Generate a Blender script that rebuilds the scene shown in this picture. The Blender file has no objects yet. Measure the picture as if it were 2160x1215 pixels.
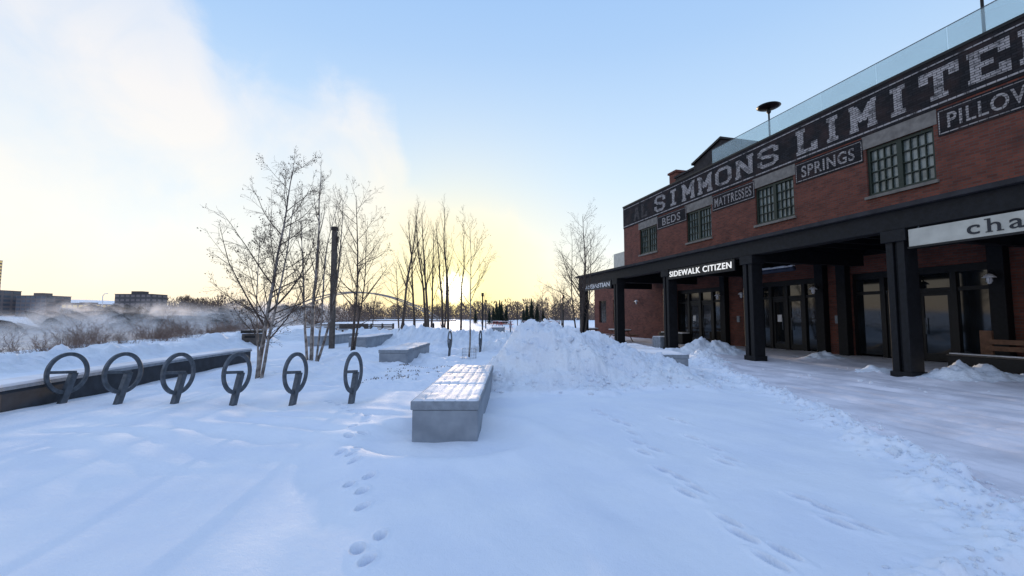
import bpy, math, random
import numpy as np
from mathutils import Vector, Matrix
S=bpy.context.scene
COL=S.collection
S.view_settings.view_transform='Standard'
S.view_settings.look='None'
S.view_settings.exposure=0
rng=random.Random(7)

# ---------------------------------------------------------------- materials
def mat(name,c,rough=.6,metal=0,var=.25,scale=6,bump=.0,bscale=40,c2=None,spec=.4,emit=None,estr=0,lo=.35,hi=.65,trans=0,coord='Object'):
    m=bpy.data.materials.new(name); m.use_nodes=True
    nt=m.node_tree; b=nt.nodes['Principled BSDF']
    b.inputs['Roughness'].default_value=rough; b.inputs['Metallic'].default_value=metal
    b.inputs['Specular IOR Level'].default_value=spec
    if trans: b.inputs['Transmission Weight'].default_value=trans
    tc=nt.nodes.new('ShaderNodeTexCoord'); n=nt.nodes.new('ShaderNodeTexNoise')
    n.inputs['Scale'].default_value=scale; n.inputs['Detail'].default_value=6
    nt.links.new(tc.outputs[coord],n.inputs['Vector'])
    r=nt.nodes.new('ShaderNodeValToRGB'); nt.links.new(n.outputs['Fac'],r.inputs[0])
    if c2 is None: c2=tuple(x*(1-var) for x in c); 
    r.color_ramp.elements[0].position=lo; r.color_ramp.elements[1].position=hi
    r.color_ramp.elements[0].color=(*c2,1); r.color_ramp.elements[1].color=(*c,1)
    nt.links.new(r.outputs[0],b.inputs['Base Color'])
    if bump:
        n2=nt.nodes.new('ShaderNodeTexNoise'); n2.inputs['Scale'].default_value=bscale; n2.inputs['Detail'].default_value=5
        nt.links.new(tc.outputs[coord],n2.inputs['Vector'])
        bp=nt.nodes.new('ShaderNodeBump'); bp.inputs['Strength'].default_value=bump; bp.inputs['Distance'].default_value=.02
        nt.links.new(n2.outputs['Fac'],bp.inputs['Height']); nt.links.new(bp.outputs[0],b.inputs['Normal'])
    if emit: b.inputs['Emission Color'].default_value=(*emit,1); b.inputs['Emission Strength'].default_value=estr
    return m

def snowmat(name,c,c2,bump=.35,dist=.02,s1=14,s2=120):
    m=bpy.data.materials.new(name); m.use_nodes=True
    nt=m.node_tree; b=nt.nodes['Principled BSDF']; L=nt.links.new
    b.inputs['Roughness'].default_value=.7; b.inputs['Specular IOR Level'].default_value=.2
    tc=nt.nodes.new('ShaderNodeTexCoord')
    n1=nt.nodes.new('ShaderNodeTexNoise'); n1.inputs['Scale'].default_value=s1; n1.inputs['Detail'].default_value=8; n1.inputs['Roughness'].default_value=.62
    n2=nt.nodes.new('ShaderNodeTexNoise'); n2.inputs['Scale'].default_value=s2; n2.inputs['Detail'].default_value=4
    n3=nt.nodes.new('ShaderNodeTexNoise'); n3.inputs['Scale'].default_value=1.1; n3.inputs['Detail'].default_value=8
    for n in (n1,n2,n3): L(tc.outputs['Object'],n.inputs['Vector'])
    a=nt.nodes.new('ShaderNodeMath'); a.operation='MULTIPLY_ADD'; L(n2.outputs['Fac'],a.inputs[0]); a.inputs[1].default_value=.35; L(n1.outputs['Fac'],a.inputs[2])
    bp=nt.nodes.new('ShaderNodeBump'); bp.inputs['Strength'].default_value=bump; bp.inputs['Distance'].default_value=dist
    L(a.outputs[0],bp.inputs['Height']); L(bp.outputs[0],b.inputs['Normal'])
    r=nt.nodes.new('ShaderNodeValToRGB'); r.color_ramp.elements[0].position=.35; r.color_ramp.elements[1].position=.62
    r.color_ramp.elements[0].color=(*c2,1); r.color_ramp.elements[1].color=(*c,1)
    L(n3.outputs['Fac'],r.inputs[0]); L(r.outputs[0],b.inputs['Base Color'])
    return m

def brickmat(name,c1,c2,mortar,stain=(.03,.02,.02),stainf=.5):
    m=bpy.data.materials.new(name); m.use_nodes=True
    nt=m.node_tree; b=nt.nodes['Principled BSDF']; L=nt.links.new
    b.inputs['Roughness'].default_value=.85; b.inputs['Specular IOR Level'].default_value=.2
    tc=nt.nodes.new('ShaderNodeTexCoord'); sp=nt.nodes.new('ShaderNodeSeparateXYZ'); cb=nt.nodes.new('ShaderNodeCombineXYZ')
    L(tc.outputs['Object'],sp.inputs[0])
    ad=nt.nodes.new('ShaderNodeMath'); ad.operation='ADD'; L(sp.outputs[0],ad.inputs[0]); L(sp.outputs[1],ad.inputs[1])
    L(ad.outputs[0],cb.inputs[0]); L(sp.outputs[2],cb.inputs[1])
    br=nt.nodes.new('ShaderNodeTexBrick'); L(cb.outputs[0],br.inputs['Vector'])
    br.inputs['Scale'].default_value=1; br.inputs['Brick Width'].default_value=.26; br.inputs['Row Height'].default_value=.092
    br.inputs['Mortar Size'].default_value=.011; br.inputs['Bias'].default_value=-.1
    br.inputs['Color1'].default_value=(*c1,1); br.inputs['Color2'].default_value=(*c2,1); br.inputs['Mortar'].default_value=(*mortar,1)
    n=nt.nodes.new('ShaderNodeTexNoise'); n.inputs['Scale'].default_value=1.3; n.inputs['Detail'].default_value=9; L(tc.outputs['Object'],n.inputs['Vector'])
    mr=nt.nodes.new('ShaderNodeMapRange'); mr.inputs[1].default_value=.45; mr.inputs[2].default_value=.75; mr.inputs[4].default_value=stainf
    L(n.outputs['Fac'],mr.inputs[0])
    mx=nt.nodes.new('ShaderNodeMixRGB'); L(mr.outputs[0],mx.inputs[0]); L(br.outputs['Color'],mx.inputs[1]); mx.inputs[2].default_value=(*stain,1)
    L(mx.outputs[0],b.inputs['Base Color'])
    bp=nt.nodes.new('ShaderNodeBump'); bp.invert=True; bp.inputs['Strength'].default_value=.6; bp.inputs['Distance'].default_value=.01
    L(br.outputs['Fac'],bp.inputs['Height']); L(bp.outputs[0],b.inputs['Normal'])
    return m

M={}
M['snow']=snowmat('snow',(.81,.85,.92),(.75,.80,.90),.6,.018,10,110)
M['pack']=snowmat('packed_snow',(.78,.76,.82),(.58,.565,.62),.6,.02,9,60)
M['pile']=snowmat('piled_snow',(.81,.85,.91),(.73,.78,.87),1.0,.05,7,45)
M['cap']=snowmat('thin_snow',(.80,.81,.86),(.60,.61,.65),.4,.01,20,90)
M['brick']=brickmat('red_brick',(.20,.066,.046),(.115,.040,.031),(.11,.082,.072))
M['paint']=brickmat('black_painted_brick',(.024,.024,.028),(.012,.012,.014),(.008,.008,.010),(.07,.04,.036),.5)
M['metal']=mat('galvanised_steel',(.11,.125,.145),.5,.4,.4,12)
M['galv']=mat('pale_steel_panel',(.30,.33,.37),.5,.35,.25,3,c2=(.20,.225,.26))
M['capside']=mat('concrete_cap',(.26,.29,.33),.7,0,.3,8,.3)
M['darkwall']=mat('dark_wall_steel',(.035,.042,.055),.7,0,.4,5)
M['timber']=mat('black_stained_timber',(.009,.010,.013),.6,0,.5,9,.3,60,spec=.25)
M['frame']=mat('dark_green_frame',(.012,.026,.018),.5,0,.3,9)
M['black']=mat('black_steel',(.008,.009,.011),.45,.0,.4,9,spec=.3)
M['glass']=mat('dark_glass',(.012,.016,.020),.05,0,.6,1.2,spec=.6)
M['pane']=mat('curtained_glass',(.24,.28,.275),.12,0,.5,2.2,c2=(.09,.115,.115),spec=.7)
M['lintel']=mat('concrete_lintel',(.22,.205,.19),.8,0,.35,4,.3)
M['bark']=mat('dark_bark',(.095,.072,.06),.9,0,.5,20,.4)
M['birch']=mat('birch_bark',(.30,.265,.24),.8,0,.5,7,.3,c2=(.10,.08,.07),lo=.38,hi=.60)
M['twig']=mat('twig',(.085,.06,.048),.9,0,.4,8)
M['shrub']=mat('shrub_twig',(.22,.15,.12),.9,0,.5,3)
M['leafdry']=mat('dry_leaf',(.085,.055,.035),.8,0,.4,8)
M['wood']=mat('weathered_wood',(.17,.085,.05),.7,0,.4,8,.2)
M['post']=mat('weathered_post',(.10,.085,.075),.8,0,.4,8,.3)
M['red']=mat('red_paint',(.36,.035,.028),.5,0,.3,4)
M['fir']=mat('fir_needle',(.025,.045,.03),.9,0,.4,8)
M['city']=mat('far_concrete',(.20,.17,.17),.8,0,.2,.05)
M['citydark']=mat('far_dark_facade',(.09,.085,.09),.8,0,.2,.05)
M['citywin']=mat('far_window',(.10,.12,.15),.3,0,.3,.1)
M['sunglow']=mat('painted_sun_glow',(.75,.55,.20),.5,0,.5,.2,emit=(1,.75,.3),estr=.25)  # low sun's reflection in far windows, painted as yellow colour plus emission
M['far']=mat('far_wood',(.19,.135,.11),1,0,.4,.05)  # distance haze put into the colour, paler than near twigs
M['bridge']=mat('bridge_steel',(.30,.27,.26),.6,.0,.2,.1)
M['water']=mat('river_water',(.45,.42,.45),.35,0,.4,.03,.4,.4,c2=(.25,.30,.38))
M['white']=mat('white_enamel',(.75,.76,.78),.35,0,.15,8)
M['cream']=mat('cream_sign_panel',(.50,.49,.43),.6,0,.2,3)
M['letteron']=mat('lit_letter',(.9,.88,.82),.4,0,.05,8,emit=(1,.94,.82),estr=.5)
M['letterdark']=mat('dark_letter',(.012,.016,.024),.5)
M['fabric']=mat('dark_blue_fabric',(.025,.035,.07),.6,0,.4,5)
M['roofdark']=mat('dark_roofing',(.03,.028,.032),.8,0,.5,3,.3)
def fadedmat(name,c,lo,hi,sc):
    m=brickmat(name,c,tuple(v*.72 for v in c),(.05,.048,.05),(.03,.03,.033),.0)
    nt=m.node_tree
    mr=[n for n in nt.nodes if n.type=='MAP_RANGE'][0]; n=[n for n in nt.nodes if n.type=='TEX_NOISE'][0]
    n.inputs['Scale'].default_value=sc; n.inputs['Roughness'].default_value=.68
    mr.inputs[1].default_value=lo; mr.inputs[2].default_value=hi; mr.inputs[3].default_value=0; mr.inputs[4].default_value=.93
    return m
M['faded']=fadedmat('faded_white_paint',(.42,.395,.395),.50,.64,2.4)
M['faded2']=fadedmat('faded_white_small',(.38,.355,.35),.54,.66,3.5)
M['ghost']=fadedmat('very_faded_paint',(.10,.085,.085),.40,.56,3)
g=bpy.data.materials.new('pale_clear_glass'); g.use_nodes=True; nt=g.node_tree; b=nt.nodes['Principled BSDF']
tr=nt.nodes.new('ShaderNodeBsdfTransparent'); tr.inputs[0].default_value=(.88,.95,.96,1)
b.inputs['Base Color'].default_value=(.50,.62,.66,1); b.inputs['Roughness'].default_value=.1
nn=nt.nodes.new('ShaderNodeTexNoise'); nn.inputs['Scale'].default_value=.8
mr=nt.nodes.new('ShaderNodeMapRange'); mr.inputs[3].default_value=.15; mr.inputs[4].default_value=.5
nt.links.new(nn.outputs['Fac'],mr.inputs[0])
mx=nt.nodes.new('ShaderNodeMixShader'); nt.links.new(mr.outputs[0],mx.inputs[0]); nt.links.new(tr.outputs[0],mx.inputs[1]); nt.links.new(b.outputs[0],mx.inputs[2])
nt.links.new(mx.outputs[0],nt.nodes['Material Output'].inputs[0]); M['railglass']=g

# ---------------------------------------------------------------- geometry helpers
class Geo:
    def __init__(s): s.v=[]; s.f=[]
    def box(s,x0,x1,y0,y1,z0,z1):
        i=len(s.v)
        s.v+=[(x0,y0,z0),(x1,y0,z0),(x1,y1,z0),(x0,y1,z0),(x0,y0,z1),(x1,y0,z1),(x1,y1,z1),(x0,y1,z1)]
        s.f+=[(i,i+3,i+2,i+1),(i+4,i+5,i+6,i+7),(i,i+1,i+5,i+4),(i+1,i+2,i+6,i+5),(i+2,i+3,i+7,i+6),(i+3,i,i+4,i+7)]
        return s
    def quad(s,a,b,c,d):
        i=len(s.v); s.v+=[a,b,c,d]; s.f.append((i,i+1,i+2,i+3)); return s
    def tube(s,pts,rad,n=6,closed=False):
        P=[Vector(p) for p in pts]; m=len(P); base=len(s.v)
        for k in range(m):
            if closed: t=P[(k+1)%m]-P[k-1]
            else: t=P[min(k+1,m-1)]-P[max(k-1,0)]
            if t.length<1e-9: t=Vector((0,0,1))
            t.normalize(); a=Vector((1,0,0)) if abs(t.x)<.8 else Vector((0,1,0))
            u=t.cross(a).normalized(); w=t.cross(u)
            r=rad[k] if hasattr(rad,'__len__') else rad
            for j in range(n):
                an=2*math.pi*j/n; q=P[k]+u*(r*math.cos(an))+w*(r*math.sin(an)); s.v.append((q.x,q.y,q.z))
        for k in range(m if closed else m-1):
            a0=base+k*n; b0=base+((k+1)%m)*n
            for j in range(n):
                j2=(j+1)%n; s.f.append((a0+j,a0+j2,b0+j2,b0+j))
        if not closed:
            s.f.append(tuple(base+j for j in range(n-1,-1,-1))); s.f.append(tuple(base+(m-1)*n+j for j in range(n)))
        return s
    def lathe(s,prof,cx=0,cy=0,n=20):
        base=len(s.v)
        for r,z in prof:
            for j in range(n):
                a=2*math.pi*j/n; s.v.append((cx+r*math.cos(a),cy+r*math.sin(a),z))
        for k in range(len(prof)-1):
            for j in range(n):
                j2=(j+1)%n; s.f.append((base+k*n+j,base+k*n+j2,base+(k+1)*n+j2,base+(k+1)*n+j))
        return s
    def obj(s,name,m,parent=None,smooth=False,bevel=0):
        me=bpy.data.meshes.new(name); me.from_pydata(s.v,[],s.f); me.update()
        me.materials.append(M[m] if isinstance(m,str) else m)
        if smooth:
            me.polygons.foreach_set('use_smooth',[True]*len(me.polygons))
        o=bpy.data.objects.new(name,me); COL.objects.link(o)
        if parent: o.parent=parent
        if bevel:
            b=o.modifiers.new('bevel','BEVEL'); b.width=bevel; b.segments=2; b.limit_method='ANGLE'
        return o
def thing(name,label,cat,loc=(0,0,0),rz=0,group=None):
    e=bpy.data.objects.new(name,None); COL.objects.link(e); e.location=loc; e.rotation_euler=(0,0,rz)
    e['label']=label; e['category']=cat; e.empty_display_size=.2
    if group: e['group']=group
    return e
def copy_thing(e,loc,rz=None,sc=1,label=None):
    n=e.copy(); COL.objects.link(n); n.location=loc
    if rz is not None: n.rotation_euler=(0,0,rz)
    n.scale=(sc,sc,sc) if not hasattr(sc,'__len__') else sc
    if label: n['label']=label
    def rec(src,dst):
        for c in [o for o in src.children]:
            k=c.copy(); COL.objects.link(k); k.parent=dst; rec(c,k)
    rec(e,n)
    return n

# ---------------------------------------------------------------- terrain
def vn(x,y,seed=0):
    xi=np.floor(x); yi=np.floor(y); fx=x-xi; fy=y-yi
    fx=fx*fx*fx*(fx*(fx*6-15)+10); fy=fy*fy*fy*(fy*(fy*6-15)+10)
    def h(a,b):
        q=np.sin(a*127.1+b*311.7+seed*74.7)*43758.5453; return q-np.floor(q)
    return (h(xi,yi)*(1-fx)+h(xi+1,yi)*fx)*(1-fy)+(h(xi,yi+1)*(1-fx)+h(xi+1,yi+1)*fx)*fy
def fbm(x,y,o=4,seed=0):
    r=0;a=.5;t=0
    for k in range(o):
        c,s_=math.cos(.6*k),math.sin(.6*k)
        xr=(x*c-y*s_)*2**k; yr=(x*s_+y*c)*2**k
        r=r+a*vn(xr+k*13.7,yr-k*7.3,seed+k); t+=a; a*=.5
    return r/t
def ss(a,b,x):
    t=np.clip((x-a)/(b-a),0,1); return t*t*(3-2*t)
EY=[-30,2.2,2.6,3,4.5,7,11.6,14.7,20,30,60,200]
EX=[0.2,0.9,2.5,3.3,4.05,4.75,5.6,6.3,6.5,4.2,-2,-40]
def edge(Y): return np.interp(Y,EY,EX)
MX=[-1.5,-1.1,-.7,-.3,.1,.45,.8,1.2,1.6,2.1,2.6,3.1,3.6,4.1,4.6,5.2]
MA=[0,.08,.30,.62,1.0,1.26,1.40,1.33,1.17,1.02,.90,.76,.56,.36,.16,0]
def mound(X,Y):
    wx=X+(fbm(X*1.1,Y*1.1,3,55)-.5)*.5; wy=Y+(fbm(X*1.2,Y*1.2,3,56)-.5)*.9
    a=np.interp(wx,MX,MA); a=a*(1+(fbm(X*1.5,Y*1.5,3,5)-.5)*.30)
    yc=10.9+ (X-1)*.15
    t=np.abs(wy-yc)/np.where(wy<yc,2.5,2.2)
    g=np.clip(1-t**1.1,0,1); g=g*g*(3-2*g)*.35+g*.65
    return a*g
PILES=[(8.4,18.9,.62,1.3,.9),(11.6,16.3,.26,.8,.5),(11.5,11.0,.40,1.1,.6),(10.2,12.3,.22,.6,.4),(-5.6,27,.85,2.8,2),(0.5,19,.55,2.5,1.2),
       (-10.5,32,.6,4,2),(6.6,14.9,.3,.7,.7),(-1.0,30,.6,5,2),(-3.0,22,.35,1.6,.8),(2.5,34,.7,3,2)]
def piles(X,Y):
    r=0
    for (x,y,a,sx,sy) in PILES:
        q=((X-x)/sx)**2+((Y-y)/sy)**2
        r=r+a*np.exp(-q)*(.5+fbm(X*2,Y*2,4,int(x*3)))
    return r
def ridge(X,Y):
    xr=-13.4-.07*(Y-11)+ (vn(Y*.25,Y*0,3)-.5)*.8
    a=(.15+.75*fbm(X*1.1,Y*1.1,4,9))*ss(-5,2,Y)*(1-ss(45,60,Y))
    return a*np.exp(-((X-xr)/.95)**2)
TR=[(-.897,2.81),(-1.005,2.95),(-.90,3.1),(-1.187,3.57),(-1.29,3.86),(-1.33,4.17),(-1.46,4.02),(-1.61,4.56),(-1.72,4.77),(-1.87,4.87),(-1.75,5.06),(-2.0,5.45),(-1.9,5.65),(-2.12,5.9),(-2.1,6.3),(-2.2,6.75),(-2.4,6.9),(-3.17,7.8),(-3.3,7.95),(-2.6,7.15),(-2.78,7.35),(-2.95,7.6)]
TR2=[(1.61,2.82),(1.75,2.92),(1.60,3.14),(1.62,3.36),(1.64,3.98),(1.50,3.87),(1.59,4.23),(1.50,4.44),(1.64,5.12),(1.47,5.02),(1.52,5.40),(1.49,6.4),(1.38,6.75),(1.6,6.25),(2.52,3.22),(2.38,3.29),(2.47,3.52),(2.42,3.74),(2.34,4.8),(2.22,4.68),(2.36,5.2),(2.45,6.4),(2.33,6.55),(1.33,7.0),(2.3,5.7),(1.56,5.85)]
def bankline(Y): return -16.5-.3*Y
def H(X,Y,det=True):
    X=np.asarray(X,float); Y=np.asarray(Y,float)
    near=(1-ss(40,80,Y))*(1-ss(30,60,np.abs(X)))
    h=(fbm(X*.3,Y*.3,3,1)-.5)*.14*near
    h=h+(fbm(X*1.1+Y*.5,Y*.55,3,2)-.5)*.07*near
    h=h+(fbm(X*3.1+Y*1.2,Y*1.6,3,17)-.5)*.016*near
    rp=np.exp(-((X+3.6)/2.2)**2-((Y-6.2)/1.3)**2)
    h=h+rp*.045*np.sin((Y*1.6+X*.5+1.2*fbm(X*.8,Y*.8,2,4))*7)*fbm(X*1.4,Y*1.4,2,11)
    pa=ss(8.6,10.5,Y)*(1-ss(30,40,Y))*ss(-8.4,-7.6,X)*(1-ss(-1.3,-.6,X))
    h=h+pa*(fbm(X*1.6,Y*1.6,4,6)-.45)*.36
    c=edge(Y); e=X-c+ (fbm(X*1.5,Y*1.5,3,8)-.5)*.5
    pk=ss(.0,.55,e)
    h=h*(1-pk*.8)-.09*pk+pk*(fbm(X*4,Y*4,3,12)-.5)*.016*near
    dn=.9653*X+.2612*Y; du=-.2612*X+.9653*Y
    # tyre ruts and long scraped lines running parallel to the facade
    rut=0
    for r0_,w_,dp in ((9.3,.10,.035),(9.55,.04,-.02),(10.75,.12,.045),(11.0,.05,-.02),(11.7,.07,.03),(12.3,.10,.035),(8.3,.08,.03),(7.3,.09,.03)):
        rr=dn+.12*np.sin(du*.35+r0_)-r0_
        rut=rut-dp*np.exp(-(rr/w_)**2)*(.5+fbm(du*1.2,dn,2,int(r0_*10)))
    h=h+pk*near*rut
    h=h+pk*near*(.04*(fbm(dn*3.4,du*.10,2,61)-.5)+.03*np.clip(fbm(dn*6,du*4,2,62)-.55,0,1))
    band=np.exp(-((e-.15)/.42)**2)*(1-ss(20,30,Y))
    wide=1+.5*(1-ss(3,4.5,Y))
    band2=np.exp(-((e-.35)/(.42*wide))**2)*(1-ss(13,17,Y))
    h=h+band*(.03+.24*np.clip(fbm(X*4,Y*4,4,21)-.42,0,1)) + band2*(.10*np.clip(fbm(X*7,Y*7,3,22)-.42,0,1)*2)
    m=mound(X,Y)+piles(X,Y)+ridge(X,Y)
    lump=np.abs(fbm(X*2.6,Y*2.6,4,31)-.5)*2
    h=h+m+np.clip(m*1.5,0,.6)*((fbm(X*4.5,Y*4.5,4,33)-.5)*.55+(.25-lump)*.42)
    q=np.hypot((X+.82)/1.0,(Y-5.5)/.8)
    h=h+.07*np.exp(-((q-1.25)/.3)**2)-.04*np.exp(-((q-.8)/.3)**2)
    if det:
        RR=random.Random(12)
        for k,(x,y) in enumerate(TR):
            s_=RR.uniform(.95,1.15)*(1+.05*(y-3)); a_=RR.uniform(-.5,.5); ca,sa=math.cos(a_),math.sin(a_)
            ux=(X-x)*ca-(Y-y)*sa; uy=(X-x)*sa+(Y-y)*ca
            d=(ux/(.033*s_))**2+(uy/(.055*s_))**2
            h=h-.14*np.exp(-d**2.5)+.012*np.exp(-(np.sqrt(d)-1.45)**2*5)
        for k,(x,y) in enumerate(TR2):
            xx=X-x+(Y-y)*.35
            d=(xx/(.030*(1+.06*(y-3))))**2+((Y-y)/.095)**2
            h=h-.13*np.exp(-d**2.4)+.010*np.exp(-(np.sqrt(d)-1.6)**2*3)
    b=bankline(Y); t=b-X
    h=h-4.2*ss(0,7,t)+4.6*ss(196,210,t)
    h=h+ss(230,420,t)*ss(300,900,Y)*(28+14*fbm(X*.004,Y*.004,3,40))*(1-ss(0.0,0.5,(X+Y*.95)/(np.abs(Y)+1)))
    return h
def axis(*seg):
    r=[]
    for a,b,s in seg:
        n=max(1,int(round((b-a)/s))); r+=list(np.linspace(a,b,n,endpoint=False))
    r.append(seg[-1][1]); return np.array(r)
ax=axis((-3000,-400,130),(-400,-60,10),(-60,-20,1),(-20,-9,.11),(-9,-3.4,.06),(-3.4,-2.6,.025),(-2.6,-.8,.015),(-.8,1.3,.03),(1.3,2.6,.013),(2.6,7,.032),(7,14,.07),(14,20,.3),(20,60,3),(60,3000,200))
ay=axis((-30,0,3),(0,2,.2),(2,2.7,.03),(2.7,7.1,.016),(7.1,8.2,.025),(8.2,14,.04),(14,24,.1),(24,60,.5),(60,200,5),(200,3200,100))
X,Y=np.meshgrid(ax,ay); Z=H(X,Y)
nx=len(ax); ny=len(ay)
V=np.stack([X.ravel(),Y.ravel(),Z.ravel()],1)
idx=np.arange(nx*ny).reshape(ny,nx)
F=np.stack([idx[:-1,:-1],idx[:-1,1:],idx[1:,1:],idx[1:,:-1]],-1).reshape(-1,4)
cx=V[F].mean(1)
md=mound(cx[:,0],cx[:,1])>.07
pl=(piles(cx[:,0],cx[:,1])>.10)&~md
rd=(ridge(cx[:,0],cx[:,1])>.09)&~md&~pl
e=cx[:,0]-edge(cx[:,1])+(fbm(cx[:,0]*1.5,cx[:,1]*1.5,3,8)-.5)*.5
pth=(e>.45)&(cx[:,1]<70)&(cx[:,0]<22)&(cx[:,1]>-30)&~md&~pl&~rd
def sub(name,mask,m,**kw):
    f=F[mask]; u,inv=np.unique(f,return_inverse=True); f=inv.reshape(-1,4)
    me=bpy.data.meshes.new(name); me.vertices.add(len(u)); me.vertices.foreach_set('co',V[u].ravel())
    me.loops.add(f.size); me.loops.foreach_set('vertex_index',f.ravel())
    me.polygons.add(len(f)); me.polygons.foreach_set('loop_start',np.arange(0,f.size,4)); me.polygons.foreach_set('loop_total',np.full(len(f),4))
    me.polygons.foreach_set('use_smooth',np.ones(len(f),bool))
    me.update(); me.validate(); me.materials.append(M[m])
    o=bpy.data.objects.new(name,me); COL.objects.link(o)
    for k,v in kw.items(): o[k]=v
    return o
sub('ground',~(md|pl|rd|pth),'snow',kind='structure',label='smooth untouched snow covering the ground',category='ground')
sub('path',pth,'pack',kind='structure',label='trampled packed snow on the walkway',category='path')
sub('snow_pile',md,'pile',label='big ploughed heap of white snow',category='snow pile')
sub('snow_heaps',pl,'pile',kind='stuff',label='small shovelled heaps of lumpy snow',category='snow')
sub('snow_bank',rd,'pile',label='long lumpy snow bank beside river path',category='snow bank')
def hz(x,y): return float(H(np.array([x]),np.array([y]),False)[0])
R=random.Random(77); G=Geo()
ICO=[(0,0,1),(.89,0,.45),(.28,.85,.45),(-.72,.53,.45),(-.72,-.53,.45),(.28,-.85,.45),(.72,.53,-.45),(-.28,.85,-.45),(-.89,0,-.45),(-.28,-.85,-.45),(.72,-.53,-.45),(0,0,-1)]
ICF=[(0,1,2),(0,2,3),(0,3,4),(0,4,5),(0,5,1),(1,6,2),(2,7,3),(3,8,4),(4,9,5),(5,10,1),(6,7,2),(7,8,3),(8,9,4),(9,10,5),(10,6,1),(11,7,6),(11,8,7),(11,9,8),(11,10,9),(11,6,10)]
cl=[]
for k in range(1500):
    y=2.4+R.random()**1.1*15; x=float(edge(np.array([y]))[0])+R.gauss(.25,.24 if y>4 else .38); cl.append((x,y,R.uniform(.006,.022)*(1+.05*y)))
for k in range(520):
    x=R.uniform(-.9,4.9); y=R.uniform(8.0,12.5)
    mm=float(mound(np.array([x]),np.array([y]))[0])
    if mm>.02: cl.append((x,y,R.uniform(.02,.04)*(1+1.3*R.random()**4)))
for k in range(50): cl.append((R.uniform(7,13),R.uniform(9,19),R.uniform(.02,.05)))
cl+=[(4.22,4.95,.10),(4.30,5.02,.07)]
zz=H(np.array([c[0] for c in cl]),np.array([c[1] for c in cl]),False)
for (x,y,r),z in zip(cl,zz):
    i=len(G.v); sx,sy,sz=R.uniform(.7,1.4),R.uniform(.7,1.3),R.uniform(.5,.95)
    for a,b_,c in ICO:
        q=r*R.uniform(.75,1.2); G.v.append((x+a*q*sx,y+b_*q*sy,z+r*.2+c*q*sz))
    G.f+=[tuple(i+t for t in f) for f in ICF]
o=G.obj('snow_clods','pile',smooth=False); o['kind']='stuff'; o['label']='loose broken clods of ploughed snow'; o['category']='snow'
W=Geo(); ys=[-60,0,60,150,300,600,1200,2600]
for a,b_ in zip(ys[:-1],ys[1:]):
    W.quad((bankline(a)+0,a,-2.9),(bankline(b_)+0,b_,-2.9),(bankline(b_)-206,b_,-2.9),(bankline(a)-206,a,-2.9))
w=W.obj('water','water'); w['kind']='structure'; w['label']='steaming cold river water'; w['category']='river'

# ---------------------------------------------------------------- bike racks
def make_rack(loc,rz,label):
    e=thing('bike_rack',label,'bike rack',loc,rz,'circular bike racks in the snow')
    G=Geo(); n=56; ro,ri,hw=.362,.298,.022; c=.53
    for k in range(n):
        a=2*math.pi*k/n
        for r,x in ((ro,-hw),(ro,hw),(ri,hw),(ri,-hw)):
            G.v.append((x,r*math.cos(a),c+r*math.sin(a)))
    for k in range(n):
        a0=k*4;b0=((k+1)%n)*4
        for j in range(4):
            j2=(j+1)%4; G.f.append((a0+j,a0+j2,b0+j2,b0+j))
    G.obj('ring','metal',e,bevel=.006)
    P=Geo()
    y0,y1=-.17,.10; w=.040; d=.055
    pv=[(-w,y0-d,-.3),(w,y0-d,-.3),(w,y0+d,-.3),(-w,y0+d,-.3),(-w,y1-d,.52),(w,y1-d,.52),(w,y1+d,.52),(-w,y1+d,.52)]
    P.v+=pv; P.f+=[(0,3,2,1),(4,5,6,7),(0,1,5,4),(1,2,6,5),(2,3,7,6),(3,0,4,7)]
    P.obj('post','metal',e,bevel=.006)
    Bc=Geo(); Bc.v+=[(-.02,-.31,.55),(.02,-.31,.55),(.02,.14,.505),(-.02,.14,.505),(-.02,-.31,.60),(.02,-.31,.60),(.02,.14,.555),(-.02,.14,.555)]
    Bc.f+=[(0,3,2,1),(4,5,6,7),(0,1,5,4),(1,2,6,5),(2,3,7,6),(3,0,4,7)]
    Bc.obj('crossbar','metal',e,bevel=.005)
    return e
lb='grey steel ring bike rack on slanted post in snow'
r0=make_rack((-7.81,7.75,0),math.radians(-4),lb)
for x,y,rz in [(-6.86,7.78,-5),(-5.82,7.7,-3),(-4.83,7.75,-4),(-3.80,7.75,-5),(-2.82,7.85,-4)]:
    copy_thing(r0,(x,y,0),math.radians(rz),1)
for x,y in [(-2.45,17.3),(-1.28,17.8)]:
    copy_thing(r0,(x,y,0.1),math.radians(-4),1.0,'grey steel ring bike rack beside young caged tree')
copy_thing(r0,(-0.1,30,0.45),math.radians(0),1.0,'grey steel ring bike rack behind the snow pile')

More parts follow.
